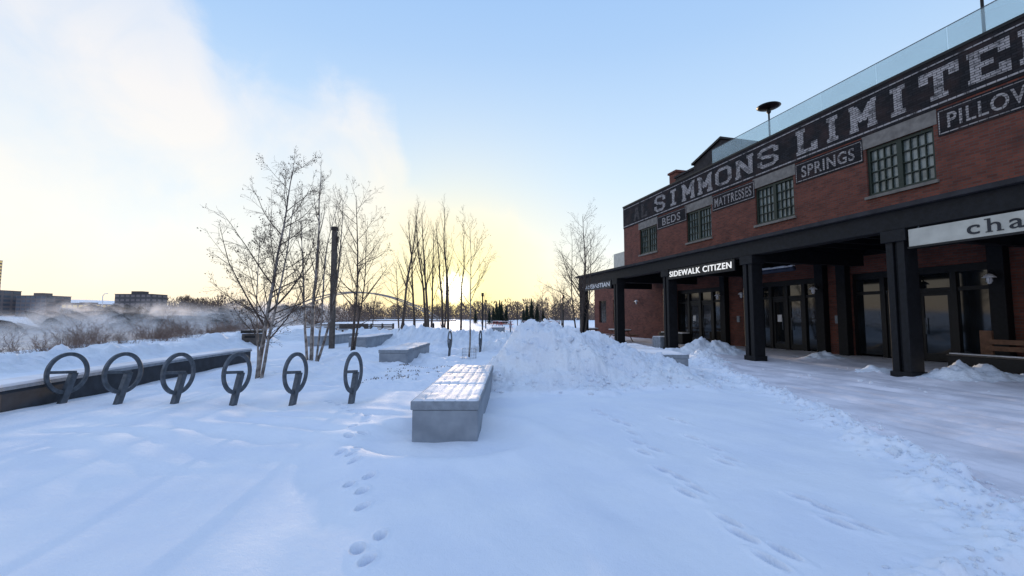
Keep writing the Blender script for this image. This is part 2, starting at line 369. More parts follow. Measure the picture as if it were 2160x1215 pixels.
# ---------------------------------------------------------------- steel planter benches
def make_bench(name,x0,x1,y0,y1,zt,slabs,label,group='pale steel box benches'):
    e=thing(name,label,'bench',((x0+x1)/2,y0,0),0,group)
    w=(x1-x0)/2; L=y1-y0
    Geo().box(-w+.02,w-.02,.02,L-.02,-.35,zt-.11).obj('base','galv',e,bevel=.006)
    ln=L/slabs
    for k in range(slabs):
        c=Geo().box(-w,w,k*ln+.006,(k+1)*ln-.006,zt-.105,zt).obj('seat','capside',e,bevel=.008)
        nx_,ny_=36,30; G=Geo()
        for j in range(ny_+1):
            for i in range(nx_+1):
                x=-w+.012+(2*w-.024)*i/nx_; y=k*ln+.02+(ln-.04)*j/ny_
                ed=min(i,nx_-i,j,ny_-j); nn_=float(vn(np.array([x*5+x0*3]),np.array([y*5+k]),3)[0])
                z=zt+(-.002 if ed==0 else .006+.016*nn_)
                if ed and i%6==0: z=zt-.002+.010*nn_**2
                G.v.append((x,y,z))
        for j in range(ny_):
            for i in range(nx_):
                a=j*(nx_+1)+i; G.f.append((a,a+1,a+nx_+2,a+nx_+1))
        G.obj('snow_cover','cap',e,True)
    return e
make_bench('box_bench',-1.24,-.40,5.4,9.5,.48,3,'long pale steel box bench dusted with snow')
make_bench('box_bench',3.6,4.6,11.4,16.4,.54,3,'snow covered box bench behind the snow pile')
make_bench('box_bench',-4.32,-3.40,14.2,18.2,.46,2,'pale steel box bench among planted snow')
make_bench('box_bench',-8.0,-7.1,21.4,27,.55,3,'snow topped box bench beside wooden post')
make_bench('box_bench',-10.6,-9.8,22.6,28,.55,2,'dark snowy box bench near the river path')
make_bench('box_bench',-1.6,-.6,34,38,.75,2,'distant snow covered box bench')
def strip(pts,w,z0,z1,G,off0=0):
    P=[Vector((x,y,0)) for x,y in pts]; L=[];R=[]
    for k in range(len(P)):
        t=(P[min(k+1,len(P)-1)]-P[max(k-1,0)]).normalized(); n=Vector((t.y,-t.x,0))
        R.append(P[k]+n*off0); L.append(P[k]-n*w)
    for k in range(len(P)-1):
        i=len(G.v)
        for q in (R[k],R[k+1],L[k+1],L[k]): G.v.append((q.x,q.y,z0))
        for q in (R[k],R[k+1],L[k+1],L[k]): G.v.append((q.x,q.y,z1))
        G.f+=[(i,i+3,i+2,i+1),(i+4,i+5,i+6,i+7),(i,i+1,i+5,i+4),(i+2,i+3,i+7,i+6)]
        if k==0: G.f.append((i+3,i,i+4,i+7))
        if k==len(P)-2: G.f.append((i+1,i+2,i+6,i+5))
    return G
sp=[(-6.2,1.0),(-7.0,3.5),(-7.85,6.8),(-8.25,9),(-8.5,11),(-8.7,13),(-8.8,14.8)]
e=thing('seat_wall','long low dark steel seat wall capped with snow','wall',(0,0,0))
strip(sp,.50,-.4,.37,Geo()).obj('base','darkwall',e)
strip(sp,.55,.375,.43,Geo(),.04).obj('seat','capside',e)
strip(sp,.53,.43,.475,Geo(),.02).obj('snow_cover','cap',e)

for (x,y,l) in [(-14.5,36,5),(-11.0,33,4)]:
    e=thing('slatted_bench','dark slatted wooden bench on river path','bench',(x,y,.15),math.radians(12))
    G=Geo()
    for k in range(5): G.box(-l/2,l/2,k*.1,k*.1+.08,.42,.47)
    G.obj('seat','post',e)
    G=Geo()
    for k in range(3): G.box(-l/2,l/2,.5,.54,.52+k*.12,.61+k*.12)
    G.obj('backrest','post',e)
    for xx in (-l/2+.3,0,l/2-.3): Geo().box(xx-.04,xx+.04,0,.5,-.2,.42).obj('leg','black',e)

# ---------------------------------------------------------------- wooden post, bin, bollards
e=thing('lighting_post','tall square weathered post with side spotlight','post',(-8.75,21.3,0))
Geo().box(-.11,.11,-.11,.11,-.3,5.75).obj('pole','post',e,bevel=.01)
Geo().box(-.13,.13,-.13,.13,5.78,5.98).obj('lamp_head','black',e,bevel=.01)
Geo().box(.115,.20,-.05,.05,5.2,5.5).obj('spotlight','black',e,bevel=.01)
e=thing('rubbish_bin','square dark brown rubbish bin on snow','bin',(-13.0,22,0),.1)
Geo().box(-.4,.4,-.3,.3,0,.70).obj('body','post',e,bevel=.02)
Geo().box(-.44,.44,-.34,.34,.73,.88).obj('lid','black',e,bevel=.02)
Geo().box(-.25,.25,-.312,-.303,.5,.62).obj('slot','black',e)
b0=None
for k in range(9):
    x=-16.5+k*.95; y=44+k*.7
    if b0 is None:
        b0=thing('bollard','short dark bollard with snowy cap','bollard',(x,y,.1),0,'bollards along river path')
        Geo().lathe([(.11,-.3),(.11,.72),(.09,.78),(0.001,.8)],n=12).obj('shaft','black',b0)
        Geo().lathe([(.10,.79),(.08,.84),(.001,.86)],n=12).obj('snow_cover','cap',b0,True)
    else: copy_thing(b0,(x,y,.1))
l_=None
for x,y in [(-2.9,43),(-3.6,60),(5.5,47),(1.0,80),(7.2,62)]:
    if l_ is None:
        l_=thing('street_lamp','slim dark street lamp on snowy plaza','street lamp',(x,y,0),0,'slim lamps on the plaza')
        Geo().tube([(0,0,-.2),(0,0,3.6)],.07,8).obj('pole','black',l_)
        Geo().box(-.12,.12,-.12,.12,3.6,3.95).obj('lamp_head','black',l_,bevel=.02)
    else: copy_thing(l_,(x,y,0))

# ---------------------------------------------------------------- trees
def grow(trunk,crown,leaf,p,d,L,r,lvl,cfg,R):
    n=cfg['seg'][lvl]; pts=[Vector(p)]; rad=[r]; d=Vector(d).normalized(); dirs=[d.copy()]
    wig=cfg['wig'][lvl]
    for k in range(n):
        d=(d+Vector((R.gauss(0,wig),R.gauss(0,wig),R.gauss(0,wig)*.5+cfg['up'][lvl]))).normalized()
        pts.append(pts[-1]+d*(L/n)); rad.append(max(.0024,r*(1-cfg['tap']*(k+1)/n))); dirs.append(d.copy())
    (trunk if lvl==0 else crown).tube(pts,rad,7 if lvl==0 else (4 if lvl==1 else 3))
    if lvl>=cfg['max']:
        if leaf is not None and R.random()<cfg.get('leaf',0):
            for _ in range(R.randint(1,3)):
                q=pts[R.randint(1,n)]+Vector((R.gauss(0,.03),R.gauss(0,.03),-abs(R.gauss(0,.03)))); s=R.uniform(.010,.024)
                a=R.uniform(0,6.28); u=Vector((math.cos(a),math.sin(a),R.uniform(-.5,.5)))*s; w_=Vector((0,0,-s*1.6))
                i=len(leaf.v); leaf.v+=[tuple(q),tuple(q+u+w_*.5),tuple(q+w_),tuple(q-u*.6+w_*.5)]; leaf.f.append((i,i+1,i+2,i+3))
        return
    cnt=cfg['cnt'][lvl]; t0=cfg['t0'][lvl]
    for c in range(cnt):
        t=t0+(1-t0)*(c+R.random())/cnt; t=min(t,.99)
        f=t*n; k=int(f); fr=f-k
        q=pts[k].lerp(pts[min(k+1,n)],fr); dd=dirs[min(k+1,n)]
        an=math.radians(cfg['ang'][lvl]*R.uniform(.65,1.3)); az=R.uniform(0,6.283)+c*2.4
        a=Vector((1,0,0)) if abs(dd.x)<.8 else Vector((0,1,0)); u=dd.cross(a).normalized(); w_=dd.cross(u)
        nd=dd*math.cos(an)+(u*math.cos(az)+w_*math.sin(az))*math.sin(an)
        rl=L*cfg['len'][lvl]*(1-.6*((t-t0)/(1-t0)))*R.uniform(.7,1.2)
        rr=max(.0028,min(rad[k]*.6,rl*.011))
        grow(trunk,crown,leaf,q,nd,rl,rr,lvl+1,cfg,R)
def make_tree(loc,label,stems,cfg,seed,bark='bark',rz=0,group=None,name='bare_tree'):
    R=random.Random(seed); e=thing(name,label,'tree',loc,rz,group)
    T=Geo();C=Geo();Lf=Geo()
    for (ox,oy,dx,dy,L,r) in stems: grow(T,C,Lf,(ox,oy,-.2),(dx,dy,1),L,r,0,cfg,R)
    T.obj('trunk',bark,e,True); C.obj('crown','twig',e)
    if Lf.v: Lf.obj('leaves','leafdry',e)
    return e
CB=dict(seg=[14,6,5,4],wig=[.035,.09,.14,.17],up=[.035,.07,.04,.0],tap=.85,cnt=[22,8,6],t0=[.22,.18,.15],ang=[54,42,42],len=[.42,.45,.48],max=3,leaf=.45)
CS=dict(CB); CS.update(cnt=[15,5,4],ang=[28,32,36],len=[.32,.42,.48],up=[.04,.14,.08,.02],leaf=.05,t0=[.30,.15,.1])
make_tree((-6.25,10.8,0),'grey barked birch with several stems and dry leaves',[(0,0,.02,.0,5.8,.060),(.10,-.05,.15,.05,4.5,.042),(-.05,.08,-.10,.06,4.0,.03)],CB,8,'birch',name='birch_tree')
make_tree((-6.85,15.0,0),'bare birch with splayed pale stems beside post',[(0,0,.06,.0,6.9,.07),(.1,.1,.26,.1,5.9,.05),(-.1,0,-.22,.0,5.4,.05),(.15,0,.14,-.1,5.6,.04)],CS,11,'birch',name='birch_tree')
CB2=dict(CB); CB2.update(cnt=[20,7,5])
make_tree((-7.3,20.0,0),'slender bare tree behind tall post',[(0,0,.02,0,7.2,.07),(.1,0,.1,0,6.2,.05)],CB2,23,'bark')
t1=make_tree((-8.5,34,0.2),'tall slender bare tree in a tight row',[(0,0,.0,0,10.3,.12)],CS,31,'bark',group='row of slender bare trees')
t2=make_tree((-6.5,34,0.2),'tall slender bare tree in a tight row',[(0,0,.0,0,9.9,.12),(.2,0,.03,0,8.4,.09)],CS,37,'bark',group='row of slender bare trees')
for s_,x,y,rz,sc in [(t1,-7.8,35,2,.92),(t1,-7.1,36,3.3,.97),(t2,-5.7,36,1,.95),(t1,-5.1,35,4,1.0),(t1,-4.9,42,1,.95)]: copy_thing(s_,(x,y,.2),rz,sc)
CY=dict(CS); CY.update(cnt=[14,6,4],t0=[.35,.2,.15],len=[.42,.45,.5],ang=[42,36,38])
tE=make_tree((-1.5,15.4,0),'thin young tree inside low wire cage',[(0,0,.02,0,4.9,.035)],CY,41,'birch')
CF=dict(CB); CF.update(leaf=.05,up=[.02,.06,.05,.02],cnt=[17,7,5],len=[.40,.45,.48])
make_tree((3.9,25,0),'spreading multi stemmed bare tree near canopy',[(0,0,.02,0,7.8,.08),(.15,0,.24,.1,6.6,.055),(-.15,0,-.20,0,6.2,.055),(0,.1,.1,.1,6.8,.05)],CF,51,'bark')
t3=make_tree((-15.5,60,0),'bare tree in distance by river',[(0,0,0,0,9,.12),(.2,0,.2,0,7,.09)],CB2,61,'bark',group='distant bare trees')
for x,y,rz,sc in [(-26,62,1,.6),(-21,66,2,.7),(-12,75,4,.8),(7.5,75,5,.8),(10,88,1,.9),(6.5,100,2,1.0),(12,110,3,1.0),(-30,85,2,.8),(-6,90,3,.75)]: copy_thing(t3,(x,y,0),rz,sc)
e=thing('tree_guard','round wire cage protecting young tree','tree guard',(-1.5,15.4,0))
G=Geo()
for k in range(14):
    a=2*math.pi*k/14; G.tube([(.25*math.cos(a),.25*math.sin(a),0),(.25*math.cos(a),.25*math.sin(a),.42)],.0035,3)
for z in (.1,.2,.3,.42): G.tube([(.25*math.cos(2*math.pi*k/20),.25*math.sin(2*math.pi*k/20),z) for k in range(20)],.0035,3,True)
G.obj('wire_mesh','metal',e)
CH=dict(seg=[5,4,3],wig=[.12,.15,.18],up=[.0,.05,.02],tap=.8,cnt=[7,5],t0=[.2,.15],ang=[38,40],len=[.5,.5],max=2,leaf=0)
def make_shrub(loc,seed,h):
    R=random.Random(seed); e=thing('riverside_shrub','leafless brown shrub on riverbank','shrub',loc,0,'leafless shrubs along the riverbank')
    C=Geo()
    for k in range(22):
        a=R.uniform(0,6.28); s_=R.uniform(.1,.9)
        grow(C,C,None,(R.gauss(0,.35),R.gauss(0,.35),-.3),(math.cos(a)*s_,math.sin(a)*s_,1),h*R.uniform(.5,1.15),.009,0,CH,R)
    C.obj('branches','shrub',e); return e
sh=[make_shrub((-20.2,19,-.2),1,1.3),make_shrub((-21.6,21.5,-.3),2,1.7),make_shrub((-19,17.5,-.1),3,1.0)]
for k in range(50):
    Yk=15.5+k*.95+rng.uniform(-1.1,1.1); Xk=bankline(Yk)+rng.uniform(-2.0,4.4)*(1 if Yk<30 else .5)
    copy_thing(sh[k%3],(Xk,Yk,hz(Xk,Yk)),rng.uniform(0,6),rng.uniform(.5,1.3))
G=Geo(); R=random.Random(5)
for k in range(240):
    x=R.uniform(-3.4,-1.4); y=R.uniform(9.8,14.0)
    if float(vn(np.array([x*1.5]),np.array([y*1.5]),2)[0])<.5: continue
    z=hz(x,y); 
    for j in range(3):
        a=R.uniform(0,6.28); l=R.uniform(.03,.09); q=Vector((x+R.gauss(0,.04),y+R.gauss(0,.04),z-.01)); t=Vector((math.cos(a)*.6,math.sin(a)*.6,.7))*l; n=Vector((-math.sin(a),math.cos(a),0))*.012
        i=len(G.v); G.v+=[tuple(q-n*.3),tuple(q+t*.6+n),tuple(q+t),tuple(q+t*.6-n)]; G.f.append((i,i+1,i+2,i+3))
o=G.obj('dried_plants','leafdry'); o['kind']='stuff'; o['label']='dry dead groundcover poking through snow'; o['category']='plants'

def make_fir(loc,seed,h,name='fir_tree'):
    R=random.Random(seed); e=thing(name,'small dark green fir tree in snow','tree',loc,0,'small fir trees on the plaza')
    Geo().tube([(0,0,-.2),(0,0,h)],[.09,.01],6).obj('trunk','bark',e)
    G=Geo(); 
    for k in range(1100):
        t=R.random()**.8; z=.3+t*(h-.3); rr=(1-t)*h*.26*R.uniform(.5,1.1)+.05; a=R.uniform(0,6.28)
        p0=Vector((0,0,z+.12)); p1=Vector((math.cos(a)*rr,math.sin(a)*rr,z-rr*.25)); n=Vector((-math.sin(a),math.cos(a),0))*.12
        m_=p0.lerp(p1,.65); i=len(G.v); G.v+=[tuple(p0.lerp(p1,.25)),tuple(m_+n),tuple(p1),tuple(m_-n)]; G.f.append((i,i+1,i+2,i+3))
    G.obj('crown','fir',e); return e
f0=make_fir((-3.5,100,-.0),1,5.2)
for x,y,sc in [(-2.4,101,1.0),(-4.4,104,.8),(-1.4,103,.85),(-5.2,100,.7),(3.4,100,.95),(4.6,103,1.15),(5.8,101,.9),(7.4,104,.75),(2.6,98,.7),(-9,108,.7),(-3.0,106,1.1)]: copy_thing(f0,(x,y,0),x,sc)

def make_picnic(loc,rz,m,label,sc=1):
    e=thing('picnic_table',label,'picnic table',loc,rz)
    G=Geo(); 
    for k in range(5): G.box(-.9,.9,-.38+k*.155,-.38+k*.155+.14,.71,.75)
    G.obj('table_top',m,e)
    for s_ in (-1,1):
        G=Geo(); 
        for k in range(2): G.box(-.9,.9,s_*.72-.13+k*.14,s_*.72-.13+k*.14+.125,.42,.46)
        G.obj('seat',m,e)
    for xx in (-.65,.65):
        G=Geo(); G.box(xx-.02,xx+.02,-.84,.84,.37,.415); G.box(xx-.02,xx+.02,-.36,.36,.66,.705)
        G.tube([(xx+.045,-.2,.68),(xx+.045,-.62,-.1)],.035,4); G.tube([(xx+.045,.2,.68),(xx+.045,.62,-.1)],.035,4)
        G.obj('leg',m,e)
    Geo().box(-.88,.88,-.36,.37,.752,.82).obj('snow_cover','cap',e,bevel=.02)
    e.scale=(sc,sc,sc); return e
for x,y,rz in [(-.8,54,.3),(-2.0,60,1.2),(2.3,58,-.3),(5.0,55,.2),(5.6,63,.1)]:
    make_picnic((x,y,.3),rz,'red','red picnic table dusted with snow',.95)

# ---------------------------------------------------------------- far things
G=Geo(); R=random.Random(9)
def crownblob(cx,cy,cz,rx,h,n):
    for k in range(n):
        a=R.uniform(0,6.28); q=R.random()**.5; zz=R.random()**1.4
        sh_=math.sin(math.pi*min(1,.12+zz*.85))**.6
        p=Vector((cx+rx*q*math.cos(a)*sh_,cy+rx*q*math.sin(a)*sh_,cz+h*zz)); l=h*R.uniform(.08,.2)
        d=Vector((R.gauss(0,.5),R.gauss(0,.5),1)).normalized()*l; n_=Vector((1,R.uniform(-.3,.3),0))*h*.018
        i=len(G.v); G.v+=[tuple(p-n_),tuple(p+n_),tuple(p+d)]; G.f.append((i,i+1,i+2))
def far_at(px0,px1,Y0,Y1,h0,h1,n,cn=160,z=0):
    for k in range(n):
        t=R.uniform(px0,px1); Yk=R.uniform(Y0,Y1); h=R.uniform(h0,h1); crownblob(t*Yk,Yk,z-1,h*.5,h,cn)
far_at(-.82,-.62,470,560,15,27,60,230); far_at(-1.2,-.8,420,520,5,10,50,140)
far_at(-.64,-.10,430,600,10,19,150,180); far_at(-.12,.40,260,420,8,15,140,170); far_at(-.5,-.3,150,200,5,9,20,170)
o=G.obj('far_wood','far'); o['kind']='stuff'; o['label']='haze-toned leafless woodland along the horizon'; o['category']='woodland'
def city(x,y,w,d,h,floors,label,m='city',z=0,wm='citywin',roof=True):
    e=thing('city_building',label,'building',(x,y,z))
    Geo().box(-w/2,w/2,-d/2,d/2,-3,h).obj('wall',m,e)
    fh=h/floors
    for k in range(floors):
        G=Geo(); n=max(3,int(w/5))
        for j in range(n):
            x0=-w/2+w*(j+.15)/n; G.box(x0,x0+w/n*.7,-d/2-.25,-d/2-.02,k*fh+fh*.25,k*fh+fh*.8)
        for j in range(3):
            y0=-d/2+d*(j+.15)/3; G.box(w/2+.02,w/2+.25,y0,y0+d/3*.7,k*fh+fh*.25,k*fh+fh*.8)
        G.obj('window_row',wm,e)
    if roof:
        G=Geo().box(-w*.2,w*.1,-d*.2,d*.2,h+.01,h+h*.12); G.box(-w/2-.4,w/2+.4,-d/2-.4,d/2+.4,h-.4,h+.004); G.obj('roof',m,e)
    return e
city(-535,440,50,25,29,7,'grey apartment block across the river')
city(-485,452,30,25,24,6,'stepped grey apartment block across the river')
city(-450,452,24,20,15,4,'low grey office block')
city(-425,440,38,20,15,3,'low building with yellow sun reflections painted on windows',wm='sunglow')
city(-394,455,26,20,16,4,'low grey block beside sun-yellow building')
city(-374,440,36,20,25,6,'dark glass apartment block with flat roof','citydark',wm='city')
city(-598,500,6,12,68,18,'tall narrow tower with painted yellow glow',wm='sunglow')
e=thing('street_lamp','tall street lamp beyond the river','street lamp',(-404,430,0),0)
Geo().tube([(0,0,0),(0,0,23),(1.5,0,25),(5,0,25.4)],.35,6).obj('pole','cap',e)
e=thing('footbridge','long arched steel footbridge over the river','bridge',(-35,195,0),math.atan2(55,-190))
def archpts(x0,x1,h,y,z0,n=30): return [(x0+(x1-x0)*k/n,y,z0+h*4*(k/n)*(1-k/n)) for k in range(n+1)]
for x0,x1,h in ((-5,88,14.0),(95,195,5.0)):
    for y in (-2.5,2.5): Geo().tube(archpts(x0,x1,h,y,-.5),.28,6).obj('arch','bridge',e)
    G=Geo()
    for k in range(1,24):
        t=k/24; x=x0+(x1-x0)*t; z=-.5+h*4*t*(1-t)
        for y in (-2.5,2.5): G.tube([(x,y,.6),(x,y,z)],.04,3)
    if h>10: G.obj('cable','bridge',e)
Geo().box(-10,200,-2.2,2.2,-.2,.5).obj('deck','bridge',e)
G=Geo(); 
for y in (-2.2,2.2):
    G.tube([(-10,y,1.6),(200,y,1.6)],.06,4)
    for k in range(60): G.tube([(-10+k*3.5,y,.5),(-10+k*3.5,y,1.6)],.04,3)
G.obj('railing','bridge',e)

# ---------------------------------------------------------------- brick building (facade frame: x along the wall, y into wall)
TH=math.atan2(-.9653,.2612); ct,st=math.cos(TH),math.sin(TH)
def FW(x,y,z=0): return (x*ct-y*st,x*st+y*ct,z)
D0=18.75
bl=thing('brick_building','two storey red brick warehouse with black painted band','building',FW(0,D0),TH)
def wallop(G,x0,x1,z0,z1,ops,depth=.35,y=0):
    xs=sorted({x0,x1,*[o[0] for o in ops],*[o[1] for o in ops]}); zs=sorted({z0,z1,*[o[2] for o in ops],*[o[3] for o in ops]})
    for a,b_ in zip(xs[:-1],xs[1:]):
        for c,d in zip(zs[:-1],zs[1:]):
            mx_,mz=(a+b_)/2,(c+d)/2
            if any(o[0]<mx_<o[1] and o[2]<mz<o[3] for o in ops): continue
            G.quad((a,y,c),(b_,y,c),(b_,y,d),(a,y,d))
    for o in ops:
        a,b_,c,d=o
        G.quad((a,y,c),(a,y,d),(a,y+depth,d),(a,y+depth,c)); G.quad((b_,y,c),(b_,y+depth,c),(b_,y+depth,d),(b_,y,d))
        G.quad((a,y,d),(b_,y,d),(b_,y+depth,d),(a,y+depth,d)); G.quad((a,y,c),(a,y+depth,c),(b_,y+depth,c),(b_,y,c))
wins=[(-13.2+ -5.75*k, -10.85-5.75*k) for k in range(-1,4)]
ents=[(-26.0,-21.5,3.35),(-19.3,-15.5,3.35),(-14.1,-9.5,3.35),(-7.8,-3.2,3.35)]
ops=[(a,b_,6.45,8.45) for a,b_ in wins]+[(a,b_,-.3,h) for a,b_,h in ents]
G=Geo(); wallop(G,-32.9,6,-.3,9.0,ops)
G.quad((-32.9,0,-.3),(-32.9,0,10.8),(-32.9,14,10.8),(-32.9,14,-.3))
G.quad((-32.9,.02,10.75),(6,.02,10.75),(6,14,10.75),(-32.9,14,10.75))
G.quad((6,0,-.3),(6,14,-.3),(6,14,10.8),(6,0,10.8)); G.quad((-32.9,14,-.3),(-32.9,14,10.8),(6,14,10.8),(6,14,-.3))
G.obj('wall','brick',bl)
Geo().box(-32.92,6.02,-.03,.3,9.003,10.82).obj('painted_band','paint',bl)
Geo().box(-32.96,6.06,-.06,.34,10.823,10.93).obj('coping','black',bl)
G=Geo().box(-32.9,6,-.045,-.032,9.10,9.18); G.box(-32.9,6,-.045,-.032,10.62,10.67); G.obj('painted_line','faded',bl)
for a,b_ in wins:
    W_=Geo().box(a+.05,b_-.05,.2,.22,6.5,8.4).obj('window','pane',bl)
    F_=Geo(); mid=(a+b_)/2
    F_.box(a,a+.10,.08,.19,6.45,8.45); F_.box(b_-.10,b_,.08,.19,6.45,8.45); F_.box(mid-.09,mid+.09,.07,.19,6.45,8.45)
    F_.box(a+.10,mid-.09,.08,.19,8.33,8.45); F_.box(mid+.09,b_-.10,.08,.19,8.33,8.45)
    F_.box(a+.10,mid-.09,.08,.19,6.45,6.57); F_.box(mid+.09,b_-.10,.08,.19,6.45,6.57)
    for s0,s1 in ((a+.10,mid-.09),(mid+.09,b_-.10)):
        for k in range(1,4):
            x=s0+(s1-s0)*k/4; F_.box(x-.017,x+.017,.12,.188,6.57,8.33)
        for k in range(1,4):
            z=6.57+1.76*k/4; F_.box(s0,s1,.115,.185,z-.02,z+.02)
    f_=F_.obj('frame','frame',W_)
    Geo().box(a-.08,b_+.08,-.10,.12,6.33,6.447).obj('sill','lintel',W_)
    Geo().box(a-.12,b_+.12,-.02,.1,8.455,9.0).obj('lintel','lintel',bl)
for (a,b_,h) in ents:
    E=Geo(); n=4; w=(b_-a)/n
    E.box(a,b_,.12,.3,h-.25,h)
    E.box(a,b_,.14,.28,2.45,2.58)
    for k in range(n+1):
        x=a+k*w; E.box(max(a,x-.09),min(b_,x+.09),.10,.30,-.2,h-.25)
    e_=E.obj('entrance','black',bl)
    for k in range(n):
        x0=a+k*w+.09; x1=a+(k+1)*w-.09
        if k in (1,2):
            d_=Geo(); d_.box(x0,x0+.12,.16,.24,-.05,2.44); d_.box(x1-.12,x1,.16,.24,-.05,2.44); d_.box(x0+.12,x1-.12,.16,.24,2.3,2.44); d_.box(x0+.12,x1-.12,.16,.24,-.05,.2)
            dd=d_.obj('door','black',bl)
            Geo().box(x0+.12,x1-.12,.19,.21,.2,2.3).obj('pane','glass',dd)
            hx=x1-.17 if k==1 else x0+.17
            Geo().tube([(hx,.12,.9),(hx,.12,1.5)],.018,6).obj('handle','metal',dd)
            if k==1: Geo().box(x0+.25,x0+.5,.183,.188,1.3,1.65).obj('notice','white',dd)
        else:
            Geo().box(x0,x1,.19,.21,.0,2.45).obj('window','glass',bl)
        Geo().box(x0,x1,.20,.22,2.58,h-.25).obj('window','glass',bl)
for x in (-26.2,-21.3,-19.5,-15.3,-14.3,-9.3,-8.0):
    Geo().box(x-.2,x+.2,-.32,-.003,-.3,4.04).obj('pilaster','timber',bl,bevel=.01)
for x in (-20.4,-14.72): Geo().box(x-.1,x+.1,-.07,-.003,1.25,1.6).obj('wall_box','capside',bl,bevel=.01)
cz1=4.34
cano=Geo().box(-28.9,4,12.78-D0,13.2-D0,3.82,cz1).obj('canopy','timber',bl,bevel=.015)
Geo().box(-29.1,4,12.60-D0,-.01,cz1+.003,cz1+.12).obj('roof','roofdark',cano)
Geo().box(-28.9,4,-.30,-.05,4.05,cz1).obj('beam','timber',cano)
G=Geo(); x=-28.6
while x<4:
    G.box(x-.05,x+.05,13.2-D0+.003,-.303,4.10,cz1-.003); x+=.9
G.obj('joists','timber',cano)
for s_ in (28.5,23.5,18.5,13.4,8.4,3.4,-1.6):
    x=-s_; c=13.0-D0
    G=Geo(); G.box(x-.22,x-.05,c-.24,c+.24,-.25,3.815); G.box(x+.05,x+.22,c-.24,c+.24,-.25,3.815); G.box(x-.05,x+.05,c-.16,c+.16,-.25,3.8); G.box(x-.26,x+.26,c-.28,c+.28,-.25,.10)
    G.box(x-.3,x+.3,c-.3,c+.3,3.5,3.81)
    G.obj('column','timber',cano,bevel=.01)
    Geo().box(x-.12,x+.12,c+.25,-.33,3.6,4.09).obj('beam','timber',cano,bevel=.01)
rl=Geo().tube([(-22.4,.25,11.95),(6,.25,11.95)],.02,6).obj('railing','metal',bl)
x=-22.4
while x<5:
    Geo().box(x+.01,x+2.39,.24,.26,10.95,11.92).obj('glass_panel','railglass',rl); x+=2.4
# rooftop volumes behind the parapet
Geo().box(-28.9,-26.4,2.3,8,10.7,12.35).box(-29.0,-26.38,2.2,8.1,12.353,12.5).obj('rooftop_block','roofdark',bl)
P=Geo(); a,b_=-26.35,-23.6
P.v+=[(a,2.0,10.7),(b_,2.0,10.7),(b_,8,10.7),(a,8,10.7),(a,2.0,12.5),(b_,2.0,13.3),(b_,8,13.3),(a,8,12.5)]
P.f+=[(0,1,5,4),(1,2,6,5),(2,3,7,6),(3,0,4,7),(4,5,6,7)]
P.obj('rooftop_block','roofdark',bl)
P=Geo(); P.v+=[(a-.1,1.85,12.5),(b_+.1,1.85,13.33),(b_+.1,8.1,13.33),(a-.1,8.1,12.5),(a-.1,1.85,12.64),(b_+.1,1.85,13.47),(b_+.1,8.1,13.47),(a-.1,8.1,12.64)]
P.f+=[(0,3,2,1),(4,5,6,7),(0,1,5,4),(1,2,6,5),(2,3,7,6),(3,0,4,7)]; P.obj('rooftop_eave','black',bl)
Geo().box(-30.1,-29.2,2.6,3.4,10.7,13.0).box(-30.2,-29.1,2.5,3.5,13.0,13.16).obj('chimney','brick',bl)
G=Geo(); wallop(G,-42,-33,-.3,4.9,[(-41,-39.4,1.0,3.2),(-38,-36.4,1.0,3.2)],.2,1.6); G.quad((-42,1.6,-.3),(-42,1.6,4.9),(-42,12,4.9),(-42,12,-.3)); G.quad((-42,1.6,4.9),(-33,1.6,4.9),(-33,12,4.9),(-42,12,4.9))
an=G.obj('annexe','brick',bl)
for a in (-41,-38): Geo().box(a,a+1.6,1.75,1.78,1.0,3.2).obj('window','glass',an)
G=Geo(); 
for z in (5.4,5.8,6.0): G.tube([(-42,1.7,z),(-33,1.7,z)],.03,4)
for k in range(10): G.tube([(-42+k,1.7,4.9),(-42+k,1.7,6.0)],.03,4)
G.obj('railing','black',an)
Geo().box(-44,-38,5,11,-.3,8.6).obj('upper_storey','cream',an)

def textmesh(body,width,height,bold=0.0,depth=.004,space=1.0):
    cu=bpy.data.curves.new('t','FONT'); cu.body=body; cu.size=1; cu.offset=bold; cu.extrude=.002; cu.space_character=space
    o=bpy.data.objects.new('t',cu); COL.objects.link(o); bpy.context.view_layer.update()
    dg=bpy.context.evaluated_depsgraph_get(); me=bpy.data.meshes.new_from_object(o.evaluated_get(dg))
    bpy.data.objects.remove(o)
    n=len(me.vertices); c=np.zeros(n*3); me.vertices.foreach_get('co',c); c=c.reshape(-1,3)
    mn=c.min(0); mxx=c.max(0); s=(c-mn)/(mxx-mn+1e-9)
    out=np.stack([s[:,0]*width,-s[:,2]*depth,s[:,1]*height],1)
    me.vertices.foreach_set('co',out.ravel()); me.update(); return me
def textobj(name,body,x,y,z,w,h,m,parent,bold=0,depth=.004,space=1.0):
    me=textmesh(body,w,h,bold,depth,space); me.materials.clear(); me.materials.append(M[m])
    o=bpy.data.objects.new(name,me); COL.objects.link(o); o.location=(x,y,z); o.parent=parent; return o
TT=.215
